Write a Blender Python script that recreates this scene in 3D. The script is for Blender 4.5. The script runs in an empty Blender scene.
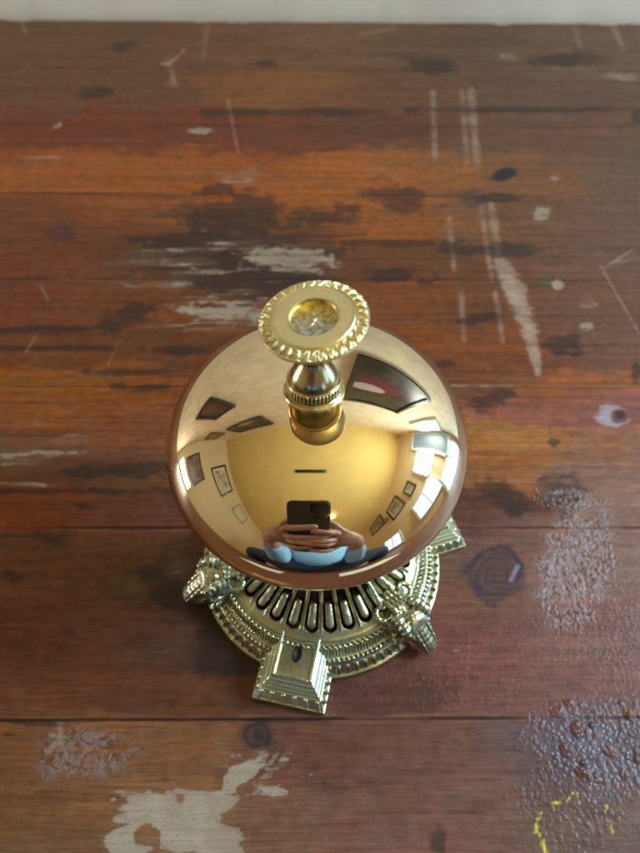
import bpy, bmesh, math, random
import numpy as np
from mathutils import Vector, Matrix, Quaternion
random.seed(4); rng = np.random.default_rng(7)
PI = math.pi; MM = 0.001
scn = bpy.context.scene; COL = scn.collection

# ------------------------------------------------------------------ viewpoint (survey of the photograph, millimetres)
TH, F_PX, CAM, ROLL = 0.9583, 670.5, (1.10, -104.8, 238.0), 0.0157
YAW_T = 0.0182                                            # the boards run very slightly askew

def at(px, py, z=0.0):
    """pixel of the 640x853 photograph -> point (mm) on the horizontal plane z"""
    u, v = px-320, py-426.5; r = -ROLL
    u, v = u*math.cos(r)-v*math.sin(r), u*math.sin(r)+v*math.cos(r)
    x, up = u/F_PX, -v/F_PX
    d = (x, math.cos(TH)+up*math.sin(TH), -math.sin(TH)+up*math.cos(TH))
    t = (z-CAM[2])/d[2]
    return CAM[0]+d[0]*t, CAM[1]+d[1]*t

def survey(X, Y):
    """table point (mm) -> photograph survey coordinates, used only to lay the wear of the boards out on the table plane"""
    dx, dy, dz = X-CAM[0], Y-CAM[1], -CAM[2]
    fw = dy*math.cos(TH)-dz*math.sin(TH); up = dy*math.sin(TH)+dz*math.cos(TH)
    u, v = dx/fw*F_PX, -up/fw*F_PX
    u, v = u*math.cos(ROLL)-v*math.sin(ROLL), u*math.sin(ROLL)+v*math.cos(ROLL)
    return 320+u, 426.5+v

# ------------------------------------------------------------------ object helpers
def link(name, me, mat=None, parent=None, smooth=True):
    o = bpy.data.objects.new(name, me); COL.objects.link(o)
    if mat is not None: me.materials.append(mat)
    if smooth and len(me.polygons): me.polygons.foreach_set('use_smooth', [True]*len(me.polygons))
    if parent is not None: o.parent = parent
    return o
def from_bm(name, bm, mat=None, parent=None, smooth=True):
    me = bpy.data.meshes.new(name); bm.normal_update(); bm.to_mesh(me); bm.free()
    return link(name, me, mat, parent, smooth)
def empty(name, label, cat, loc=(0, 0, 0), group=None):
    o = bpy.data.objects.new(name, None); COL.objects.link(o); o.location = loc; o.empty_display_size = .02
    o['label'] = label; o['category'] = cat
    if group: o['group'] = group
    return o
def tag(o, label, cat, group=None):
    o['label'] = label; o['category'] = cat
    if group: o['group'] = group
    return o
def grid_mesh(name, V, nu, nv, close_v=False):
    """V: (nu*nv,3) rows u, columns v"""
    ii, jj = np.meshgrid(np.arange(nu-1), np.arange(nv if close_v else nv-1), indexing='ij')
    a = ii*nv+jj; b = ii*nv+(jj+1) % nv; c = (ii+1)*nv+(jj+1) % nv; d = (ii+1)*nv+jj
    Fc = np.stack([a, b, c, d], -1).reshape(-1, 4).astype(np.int32)
    me = bpy.data.meshes.new(name)
    me.vertices.add(len(V)); me.vertices.foreach_set('co', V.astype(np.float32).ravel())
    me.loops.add(Fc.size); me.loops.foreach_set('vertex_index', Fc.ravel())
    me.polygons.add(len(Fc)); me.polygons.foreach_set('loop_start', np.arange(0, Fc.size, 4, dtype=np.int32))
    me.update(calc_edges=True)
    return me
def lathe(name, prof, mat, parent=None, seg=192, fn=None):
    """prof: list of (r,z) in mm, from bottom/outside on; fn(r,z,theta)->(r,z)"""
    P = np.array(prof, float); n = len(P); th = np.linspace(0, 2*PI, seg, endpoint=False)
    r = np.repeat(P[:, 0:1], seg, 1); z = np.repeat(P[:, 1:2], seg, 1); T = np.repeat(th[None], n, 0)
    if fn: r, z = fn(r, z, T)
    V = np.stack([r*np.cos(T), r*np.sin(T), z], -1).reshape(-1, 3)*MM
    me = grid_mesh(name, V, n, seg, True)
    bm = bmesh.new(); bm.from_mesh(me); bmesh.ops.remove_doubles(bm, verts=bm.verts, dist=1e-7)
    bmesh.ops.recalc_face_normals(bm, faces=bm.faces); bm.to_mesh(me); bm.free()
    return link(name, me, mat, parent)
def box_bm(bm, x0, x1, y0, y1, z0, z1):
    vs = [bm.verts.new((x, y, z)) for z in (z0, z1) for x, y in ((x0, y0), (x1, y0), (x1, y1), (x0, y1))]
    for f in ((0, 3, 2, 1), (4, 5, 6, 7), (0, 1, 5, 4), (1, 2, 6, 5), (2, 3, 7, 6), (3, 0, 4, 7)):
        bm.faces.new([vs[i] for i in f])
    return vs
def bevel(o, w, seg=2, ang=30):
    m = o.modifiers.new('bevel', 'BEVEL'); m.width = w; m.segments = seg; m.limit_method = 'ANGLE'; m.angle_limit = math.radians(ang)
    return o

# ------------------------------------------------------------------ node helpers
class NT:
    def __init__(s, name):
        s.m = bpy.data.materials.new(name); s.m.use_nodes = True; s.t = s.m.node_tree
        s.b = s.t.nodes['Principled BSDF']
    def n(s, typ, **kw):
        nd = s.t.nodes.new(typ)
        for k, v in kw.items():
            if k.startswith('i_'): nd.inputs[k[2:].replace('_', ' ')].default_value = v
            else: setattr(nd, k, v)
        return nd
    def l(s, a, b): s.t.links.new(a, b)
    def val(s, sock, v):
        if hasattr(v, 'links') or isinstance(v, bpy.types.NodeSocket): s.l(v, sock)
        else: sock.default_value = v
    def math(s, op, a, b=0.0, clamp=False):
        nd = s.t.nodes.new('ShaderNodeMath'); nd.operation = op; nd.use_clamp = clamp
        s.val(nd.inputs[0], a); s.val(nd.inputs[1], b); return nd.outputs[0]
    def mix(s, fac, a, b, typ='MIX'):
        nd = s.t.nodes.new('ShaderNodeMix'); nd.data_type = 'RGBA'; nd.blend_type = typ
        s.val(nd.inputs[0], fac); s.val(nd.inputs[6], a); s.val(nd.inputs[7], b); return nd.outputs[2]
    def ramp(s, fac, stops):
        nd = s.t.nodes.new('ShaderNodeValToRGB'); e = nd.color_ramp.elements
        while len(e) < len(stops): e.new(.5)
        for k, (p, c) in zip(e, stops):
            k.position = p; k.color = c if len(c) == 4 else (*c, 1)
        s.val(nd.inputs[0], fac); return nd.outputs[0]
    def coords(s, scale=(1, 1, 1), kind='Object'):
        tc = s.t.nodes.new('ShaderNodeTexCoord'); mp = s.t.nodes.new('ShaderNodeMapping'); mp.inputs['Scale'].default_value = scale
        s.l(tc.outputs[kind], mp.inputs[0]); return mp.outputs[0]
    def noise(s, vec, scale, detail=4, rough=.55, dist=0.0, out='Fac'):
        nd = s.t.nodes.new('ShaderNodeTexNoise'); s.val(nd.inputs['Vector'], vec)
        nd.inputs['Scale'].default_value = scale; nd.inputs['Detail'].default_value = detail
        nd.inputs['Roughness'].default_value = rough; nd.inputs['Distortion'].default_value = dist
        return nd.outputs[out]
    def bump(s, h, strength=1.0, dist=.001, normal=None):
        nd = s.t.nodes.new('ShaderNodeBump'); nd.inputs['Strength'].default_value = strength; nd.inputs['Distance'].default_value = dist
        s.val(nd.inputs['Height'], h)
        if normal: s.l(normal, nd.inputs['Normal'])
        s.l(nd.outputs[0], s.b.inputs['Normal']); return nd.outputs[0]
def rgb(r, g, b):
    f = lambda c: (c/255/12.92) if c/255 <= .04045 else ((c/255+.055)/1.055)**2.4
    return (f(r), f(g), f(b), 1)
def plain(name, col, rough=.6, metal=0.0, var=.0, scale=40, bump=0, emit=None, estr=0):
    t = NT(name); b = t.b; b.inputs['Roughness'].default_value = rough; b.inputs['Metallic'].default_value = metal
    v = t.coords(); nz = t.noise(v, scale, 5)
    c2 = tuple(min(1, c*(1+var)) for c in col[:3])+(1,); c1 = tuple(c*(1-var) for c in col[:3])+(1,)
    t.l(t.ramp(nz, [(.3, c1), (.7, c2)]), b.inputs['Base Color'])
    if bump: t.bump(nz, .5, bump)
    if emit: b.inputs['Emission Color'].default_value = emit; b.inputs['Emission Strength'].default_value = estr
    return t.m

# ------------------------------------------------------------------ metals
def brass_polished():
    t = NT('polished_brass'); b = t.b; v = t.coords()
    b.inputs['Metallic'].default_value = 1
    b.inputs['Base Color'].default_value = (.90, .72, .46, 1)
    sm = t.noise(v, 60, 6, .6); hz = t.noise(t.coords((1, 1, .3)), 420, 3, .7)
    r = t.math('MULTIPLY', t.ramp(sm, [(.45, (0, 0, 0)), (.72, (1, 1, 1))]), .05)
    r = t.math('ADD', r, .022); t.l(r, b.inputs['Roughness'])
    t.l(t.mix(t.ramp(sm, [(.4, (0, 0, 0)), (.8, (1, 1, 1))]), (.90, .72, .46, 1), (.82, .65, .42, 1)), b.inputs['Base Color'])
    fp = t.noise(v, 150, 3, .6, 1.5); fpm = t.math('MULTIPLY', t.ramp(fp, [(.52, (0, 0, 0)), (.64, (1, 1, 1))]), t.ramp(t.noise(v, 38, 2), [(.52, (0, 0, 0)), (.66, (1, 1, 1))]))
    vo = t.n('ShaderNodeTexVoronoi'); t.l(v, vo.inputs['Vector']); vo.inputs['Scale'].default_value = 330; dust = t.ramp(vo.outputs['Distance'], [(.0, (1, 1, 1)), (.055, (1, 1, 1)), (.075, (0, 0, 0))])
    dust = t.math('MULTIPLY', dust, t.ramp(t.noise(v, 90, 2), [(.5, (0, 0, 0)), (.55, (1, 1, 1))]))
    t.l(t.math('ADD', t.math('ADD', r, t.math('MULTIPLY', fpm, .05)), t.math('MULTIPLY', dust, .35)), b.inputs['Roughness'])
    scr = t.noise(t.coords((.35, 6, 6)), 160, 2, .5); sc2 = t.ramp(scr, [(.495, (0, 0, 0)), (.5, (1, 1, 1)), (.505, (0, 0, 0))])
    t.bump(t.math('ADD', t.math('ADD', t.math('MULTIPLY', hz, .06), t.noise(v, 14, 2)), t.math('MULTIPLY', sc2, .03)), .022, .0006)
    return t.m
def brass_cast(name='cast_brass', stip=1.0, rough=.21):
    t = NT(name); bs = .5 if 'foot' not in name else .14; b = t.b; v = t.coords()
    b.inputs['Metallic'].default_value = 1
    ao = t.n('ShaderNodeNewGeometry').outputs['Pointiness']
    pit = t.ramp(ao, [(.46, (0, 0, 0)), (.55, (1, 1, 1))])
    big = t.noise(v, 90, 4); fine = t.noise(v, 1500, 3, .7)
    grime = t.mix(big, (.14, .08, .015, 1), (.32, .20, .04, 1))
    clean_bluelit = t.mix(t.ramp(big, [(.35, (0, 0, 0)), (.65, (1, 1, 1))]), (.64, .67, .41, 1), (.80, .90, .68, 1))  # clean brass with the blue window light mixed into its colour
    t.l(t.mix(pit, grime, clean_bluelit), b.inputs['Base Color'])
    r = t.math('ADD', t.math('MULTIPLY', fine, .16), rough-.06); t.l(t.math('ADD', r, t.math('MULTIPLY', t.math('SUBTRACT', 1.0, pit), .15)), b.inputs['Roughness'])
    vo = t.n('ShaderNodeTexVoronoi'); t.l(v, vo.inputs['Vector']); vo.inputs['Scale'].default_value = 1500
    t.bump(t.math('ADD', t.math('MULTIPLY', vo.outputs['Distance'], stip), fine), bs, .00016)
    return t.m
def brass_button():
    t = NT('satin_brass'); b = t.b; v = t.coords()
    b.inputs['Metallic'].default_value = 1
    big = t.noise(v, 160, 4); fine = t.noise(v, 1800, 3, .7)
    t.l(t.mix(big, (.74, .62, .29, 1), (.80, .70, .40, 1)), b.inputs['Base Color'])
    t.l(t.math('ADD', t.math('MULTIPLY', fine, .1), .24), b.inputs['Roughness'])
    t.bump(fine, .25, .00006)
    return t.m
def brass_dish():
    t = NT('worn_sidelit_brass'); b = t.b; v = t.coords()
    b.inputs['Metallic'].default_value = 1
    n1 = t.noise(v, 240, 5, .6, 1.0); n2 = t.noise(v, 700, 5, .7)
    sx = t.n('ShaderNodeSeparateXYZ'); t.l(v, sx.inputs[0])
    side = t.math('ADD', t.math('MULTIPLY', sx.outputs['X'], 150.), t.math('MULTIPLY', t.math('SUBTRACT', n1, .5), 2.2))  # one side greyer: cool light reflected there is put into the colour
    side = t.math('ADD', side, .45, True)
    gold = t.ramp(n2, [(.35, (.30, .19, .03)), (.6, (.80, .60, .14))]); grey = t.ramp(n2, [(.35, (.30, .30, .27)), (.6, (.74, .76, .72))])
    t.l(t.mix(side, gold, grey), b.inputs['Base Color'])
    t.l(t.math('ADD', t.math('MULTIPLY', n2, .2), .2), b.inputs['Roughness'])
    t.bump(t.math('ADD', n1, n2), .38, .0004)
    return t.m
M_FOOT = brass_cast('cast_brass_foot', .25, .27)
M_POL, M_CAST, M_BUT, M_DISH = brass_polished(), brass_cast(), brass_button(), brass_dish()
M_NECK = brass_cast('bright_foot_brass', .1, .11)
for e_ in M_NECK.node_tree.nodes:
    if e_.type == 'MIX' and e_.inputs[7].default_value[0] > .7: e_.inputs[6].default_value = (.78, .64, .32, 1); e_.inputs[7].default_value = (.88, .76, .44, 1)
M_IN = plain('dark_brass', (.14, .10, .05, 1), .5, 1, .3, 200)

# ================================================================== THE DESK BELL
bell = empty('desk_bell', 'brass reception bell with mirror-polished dome on an ornate cast base', 'bell')
TILT = Matrix.Rotation(-.035, 4, 'Y') @ Matrix.Rotation(.10, 4, 'X')
DC = Vector((.2, 1.2, 79.9))                               # centre of the dome's widest ring
R_D, H_D = 42.5, 21.0
prof = []
for i in range(61):
    a = i/60*PI/2; prof.append((R_D*math.sin(a)**(2/2.0), H_D*max(math.cos(a), 0)**(2/2.0)))
for i in range(1, 25):
    a = i/24*math.radians(30); prof.append((R_D*math.cos(a), -20*math.sin(a)))
prof += [(36.6, -10.35), (36.25, -10.5), (35.9, -10.35), (35.7, -9.9), (35.9, -9.0)] + [((R_D-1.2)*math.cos(a), -18.8*math.sin(a)) for a in np.radians(np.linspace(27, 2, 12))]
for i in range(40):
    a = PI/2-i/39*PI/2*.98; prof.append((41.3*math.sin(a), (H_D-1.3)*math.cos(a)))
prof.append((0, H_D-1.3))
dome = lathe('dome', prof, M_POL, bell, 320)
dome.matrix_local = Matrix.Translation(DC*MM) @ TILT

# ---- plunger: everything above the dome, along an axis that leans slightly back
apex = Matrix.Translation(DC) @ TILT @ Vector((0, 0, H_D)); top = Vector((-.86, 2.7, 128.4))
ax = (top-apex).normalized(); AX = Matrix.Translation(apex*MM) @ ax.to_track_quat('Z', 'Y').to_matrix().to_4x4()
L = (top-apex).length
def rim(cx, cz, w, n=5):  # small rounded bead for lathe profiles
    return [(cx+w*math.cos(a), cz+w*math.sin(a)) for a in np.linspace(-PI/2, PI/2, n)]
M_UND = plain('unpolished_brass', (.26, .20, .075, 1), .42, 1, .35, 260, .0001)
plunger = lathe('plunger', [(6.7, 4.12)] + rim(7.3, 4.65, .55, 7) +
                [(7.0, 5.45), (6.75, 5.6), (6.7, 5.7)], M_NECK, bell, 160)
kn = lathe('knurled_band', [(6.4, 5.6), (6.8, 5.7), (7.0, 5.9), (6.95, 7.9), (6.75, 8.1), (6.2, 8.2)], M_NECK, plunger, 576,
           lambda r, z, T: (r-.65*np.clip(np.abs(np.sin(T*22))*2.4-1.0, 0, 1)*((z > 5.75) & (z < 8.0)), z))
hub = lathe('hub', [(5.9, 8.15), (6.5, 8.2)] + rim(6.6, 8.5, .28, 6) + [(6.35, 8.8), (6.25, 9.0), (6.15, 9.6), (5.9, 10.4), (5.45, 11.3), (4.85, 12.3), (4.2, 13.3), (3.6, 14.3),
            (3.2, 15.2), (3.0, 16.0), (3.15, 16.5), (3.4, 16.8), (3.3, 17.2), (2.8, 17.6), (2.6, 19.5), (2.9, 20.8), (3.8, 22.0), (5.4, 22.9), (5.0, 23.1), (0, 23.2)], M_NECK, plunger, 160)
shaft = lathe('shaft', [(0, -8), (2.4, -8), (2.4, 3.6), (5.2, 3.9), (6.75, 4.1), (6.75, 4.3), (2, 4.3)], M_UND, plunger, 120)
for o in (plunger,): o.matrix_local = AX
# ---- button disc
bz = Vector((-.125, .0, 1)).normalized()
BM = Matrix.Translation(top*MM) @ bz.to_track_quat('Z', 'Y').to_matrix().to_4x4()
def leaf(r, z, T):
    """chased rim: slanting pointed leaves with ridged edges, smooth outer outline"""
    m = np.clip((r-10.15)/.35, 0, 1)*np.clip((12.75-r)/.25, 0, 1)*(z > -1.9)
    ph = (T*32/(2*PI)+.16*(r-10.2)) % 1.0; w = np.clip((r-10.1)/2.6, 0, 1)
    half = .06+.42*w; d = np.abs(ph-.5)
    ridge = np.exp(-((d-half)/.07)**2); vein = .6*np.exp(-(d/.06)**2)*(w > .3)
    return r, z+m*(.48*ridge+.28*vein-.28)
bp = [(0, -3.4), (4.5, -3.5), (8, -3.2), (10.6, -2.7), (12.0, -2.3), (12.5, -2.0)] + [(12.6+.2*math.cos(a), -1.45+.5*math.sin(a)) for a in np.linspace(-PI/2, PI/2, 7)] + \
     [(12.55-i*.10, -1.05+.62*math.sin(min(1, i/14)*PI/2)) for i in range(1, 25)] + [(10.05, -.42), (9.85, -.62), (9.65, -.60), (9.5, -.30), (9.3, -.22), (8.5, -.2), (7.0, -.2), (6.2, -.16), (5.9, -.22)]
button = lathe('button', bp+[(5.75, -.32)], M_BUT, plunger, 1080, leaf)
dish = lathe('dish', [(5.85, -.26)]+[(5.8*math.cos(a), -.30-1.7*math.sin(a)) for a in np.linspace(0, PI/2, 22)], M_DISH, button, 96,
             lambda r, z, T: (r, z-.10*np.sin(T*3+1)*np.sin(r*1.3)-.06*np.cos(T*7+r*2)*(r < 5)))
button.matrix_parent_inverse = Matrix(); button.matrix_local = AX.inverted() @ BM

# ---- base body (ornamental casting), profile walked from the outer lower edge inwards
KEY = [(41.5, .2), (43.6, 0), (44.3, .4), (44.5, 2.4), (44.2, 3.2), (43.4, 3.5), (43.0, 3.8), (41.4, 7.0), (41.0, 7.4), (40.5, 8.3), (39.9, 8.8), (39.3, 8.5), (38.9, 8.6), (38.2, 9.4), (37.6, 10.8), (37.3, 12.0),
       (36.7, 12.7), (36.1, 12.6), (35.7, 12.3), (35.4, 12.7), (35.0, 13.0), (34.6, 12.9), (33.8, 13.1), (33.3, 13.4), (17.5, 22.5), (16.4, 24.2), (15.2, 25.0), (14.2, 24.9), (12.8, 27.0), (9.5, 30), (7.2, 36), (6.6, 44), (6.6, 58), (8, 63), (12, 66.5), (17, 69), (19, 70.5), (19.2, 71.6), (16, 72), (0, 72)]
K = np.array(KEY, float); seg = np.r_[0, np.cumsum(np.hypot(*np.diff(K, axis=0).T))]
S = np.unique(np.r_[np.arange(0, 52, .22), np.arange(52, seg[-1], 1.2), seg]); PR = np.interp(S, seg, K[:, 0]); PZ = np.interp(S, seg, K[:, 1])
tr = np.gradient(PR, S); tz = np.gradient(PZ, S); nl = np.hypot(tr, tz)+1e-9; NR, NZ = tz/nl, -tr/nl      # points up/out
def key_s(r, z): return float(seg[np.argmin(np.hypot(K[:, 0]-r, K[:, 1]-z))])
sD0, sD1 = key_s(43.0, 3.8), key_s(41.4, 7.0); sB = key_s(39.9, 8.8); sR = key_s(36.7, 12.7); sR2 = key_s(38.2, 9.4); sG0, sG1 = key_s(33.3, 13.4), key_s(17.5, 22.5)
NTH = 1440; TT = np.linspace(0, 2*PI, NTH, endpoint=False)
SS, TG = np.meshgrid(S, TT, indexing='ij')
D = np.zeros_like(SS)
sst = lambda a, b, x: (lambda t: t*t*(3-2*t))(np.clip((x-a)/(b-a), 0, 1))
# upright tongues (dentils) on the skirt
w = np.cos(TG*84); D += 1.0*sst(.15, .75, w)*sst(sD0-.1, sD0+.5, SS)*(1-sst(sD1-.5, sD1+.1, SS))
# beaded ring, rope ring, milled cove
D += .35*(np.cos(TG*150))*np.exp(-((SS-sB)/.5)**2)
D += .28*np.cos(TG*130+(SS-sR)*3.2)*np.exp(-((SS-sR)/.7)**2)
D += .16*np.cos(TG*220)*sst(sR2-.8, sR2-.2, SS)*(1-sst(sR2+2.0, sR2+3.0, SS))
# pierced-looking gadroons: 36 raised tongues in deep U-shaped slots with ridges between them
u = ((TG*30/(2*PI)+.5) % 1.0)-.5; g = (SS-sG0)/(sG1-sG0); gin = (g > -.06) & (g < 1.02)
rr = np.interp(SS, S, PR); wmm = u*2*PI*rr/30                         # sideways distance in mm
pitch = 2*PI*rr/30
top_g = .07
endr = pitch*.37
gy = (g-top_g)*(sG1-sG0)                                              # distance from slot's outer end
d_slot = np.where(gy < endr, np.hypot(wmm, np.minimum(gy-endr, 0)), np.abs(wmm))/endr
slot = 1-sst(.78, 1.02, d_slot)
d_ton = np.where(gy < endr*1.2, np.hypot(wmm, (gy-endr*1.2)*.9), np.abs(wmm))/(endr*.72)
tong_len = 1-sst(.55, .68, g)
tong = np.sqrt(np.clip(1-d_ton**2, 0, 1))*tong_len
groove = -4.2*slot*(g < .98)
D += np.where(gin, groove*(1-np.clip(tong*1.9, 0, 1))+tong*1.1, 0)
D += np.where(gin, .75*np.exp(-((np.abs(u)-.5)/.065)**2)*sst(.02, .15, g)*(1-sst(.9, 1., g)), 0)
D += np.where(gin, .35*np.exp(-((np.abs(u)-.5)/.12)**2)*np.exp(-((g-.62)/.05)**2), 0)
# slight casting unevenness
D += .07*np.sin(TG*7+SS*.5)*np.sin(SS*.9+TG*3)+.04*np.sin(TG*23+1)*np.sin(SS*1.7)
D *= (SS > .8)
Rr = PR[:, None]+NR[:, None]*D; Zz = PZ[:, None]+NZ[:, None]*D
sgn = 1
V = np.stack([Rr*np.cos(TG), Rr*np.sin(TG), Zz], -1).reshape(-1, 3)*MM
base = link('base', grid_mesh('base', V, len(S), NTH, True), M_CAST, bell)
base.data.flip_normals()
# the slots between tongues and ridges are pierced right through
hole = np.where(gin & (D < -2.55) & (g < .97), 1, 0).ravel(); bm = bmesh.new(); bm.from_mesh(base.data); bm.verts.ensure_lookup_table()
bmesh.ops.delete(bm, geom=[f for f in bm.faces if all(hole[v.index] for v in f.verts)], context='FACES'); bm.to_mesh(base.data); bm.free()
base.location = (.0024, 0, 0)

# ---- three square stepped feet
def foot_mesh():
    bm = bmesh.new()
    def tier(x0, x1, h0, z0, x1b, h1, z1, x0b=None):
        x0b = x0 if x0b is None else x0b
        vs = [bm.verts.new(p) for p in ((x0, -h0, z0), (x1, -h0, z0), (x1, h0, z0), (x0, h0, z0), (x0b, -h1, z1), (x1b, -h1, z1), (x1b, h1, z1), (x0b, h1, z1))]
        for f in ((0, 3, 2, 1), (4, 5, 6, 7), (0, 1, 5, 4), (1, 2, 6, 5), (2, 3, 7, 6), (3, 0, 4, 7)): bm.faces.new([vs[i] for i in f])
    tier(28, 54.0, 12.3, 0, 54.0, 12.3, 3.3)
    tier(28, 53.6, 11.9, 3.25, 51.3, 10.4, 6.6)
    tier(28, 51.5, 10.6, 6.55, 51.5, 10.6, 7.2)
    tier(28, 51.1, 10.2, 7.15, 50.5, 9.6, 8.1)
    tier(28, 50.6, 9.7, 8.05, 50.5, 9.6, 8.6)
    tier(28, 50.2, 9.3, 8.55, 49.6, 8.7, 9.4)
    tier(28, 49.6, 8.7, 9.35, 49.5, 8.6, 9.9)
    tier(28, 49.2, 8.3, 9.85, 48.4, 7.5, 11.0)
    # top tablet: frame of rails around a sunk field
    tier(28, 48.2, 7.3, 10.95, 48.0, 7.1, 11.8)
    for s in (-1, 1): tier(28, 47.1, 0, 13, 47.1, 0, 13) if False else None
    def slab(x0, x1, y0, y1, z0, z1, t=.25):
        vs = [bm.verts.new(p) for p in ((x0, y0, z0), (x1, y0, z0), (x1, y1, z0), (x0, y1, z0), (x0+t, y0+t, z1), (x1-t, y0+t, z1), (x1-t, y1-t, z1), (x0+t, y1-t, z1))]
        for f in ((0, 3, 2, 1), (4, 5, 6, 7), (0, 1, 5, 4), (1, 2, 6, 5), (2, 3, 7, 6), (3, 0, 4, 7)): bm.faces.new([vs[i] for i in f])
    slab(31, 47.9, 5.5, 7.0, 11.7, 13.1, .4); slab(31, 47.9, -7.0, -5.5, 11.7, 13.1, .4); slab(46.5, 47.85, -5.6, 5.6, 11.7, 12.6, .35)
    # dentil tongues on the slope: six in front, five on each side
    def tongue(cx, cy, dx, dy):
        # low rounded bar lying on the slope, running outwards (dx,dy)
        n = 8; L0, L1 = 0, 1
        p0 = Vector((cx, cy, 6.7)); p1 = Vector((cx+dx, cy+dy, 3.6)); d = (p1-p0).normalized()
        side = d.cross(Vector((0, 0, 1))).normalized(); up = side.cross(d).normalized()
        rings = []
        for t, w in ((-.02, .3), (.04, .75), (.15, .92), (.85, .98), (.97, .75), (1.03, .3)):
            c = p0.lerp(p1, t); rings.append([bm.verts.new(c+side*w*math.cos(a)+up*w*math.sin(a)*.95) for a in np.linspace(0, 2*PI, n, endpoint=False)])
        for a, b in zip(rings, rings[1:]):
            for i in range(n): bm.faces.new((a[i], a[(i+1) % n], b[(i+1) % n], b[i]))
        bm.faces.new(rings[0][::-1]); bm.faces.new(rings[-1])
    for i in range(6): tongue(51.2, -9.2+i*18.4/5, 2.3, (-9.2+i*18.4/5)*.12)
    for i in range(5):
        for s in (-1, 1): tongue(38.5+i*3.0, s*10.3, .0, s*1.6)
    bmesh.ops.scale(bm, vec=(MM, MM, MM), verts=bm.verts); bmesh.ops.recalc_face_normals(bm, faces=bm.faces)
    return bm
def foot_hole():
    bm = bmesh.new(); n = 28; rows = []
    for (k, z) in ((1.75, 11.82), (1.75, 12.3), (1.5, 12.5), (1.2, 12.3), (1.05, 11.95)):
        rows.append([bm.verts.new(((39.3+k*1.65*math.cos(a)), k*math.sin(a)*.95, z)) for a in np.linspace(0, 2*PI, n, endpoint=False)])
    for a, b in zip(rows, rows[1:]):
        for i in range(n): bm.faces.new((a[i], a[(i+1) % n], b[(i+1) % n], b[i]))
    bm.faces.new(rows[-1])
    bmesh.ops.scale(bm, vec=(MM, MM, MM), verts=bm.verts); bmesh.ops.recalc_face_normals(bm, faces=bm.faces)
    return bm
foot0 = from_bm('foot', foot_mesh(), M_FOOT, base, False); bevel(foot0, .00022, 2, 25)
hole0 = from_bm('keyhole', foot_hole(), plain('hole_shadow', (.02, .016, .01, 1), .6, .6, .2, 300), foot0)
A_F = math.radians(-101.2)
for k in range(3):
    f = foot0 if k == 0 else foot0.copy()
    if k: COL.objects.link(f); h = hole0.copy(); COL.objects.link(h); h.parent = f
    f.parent = base; f.rotation_euler = (0, 0, A_F+k*2*PI/3)

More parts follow.
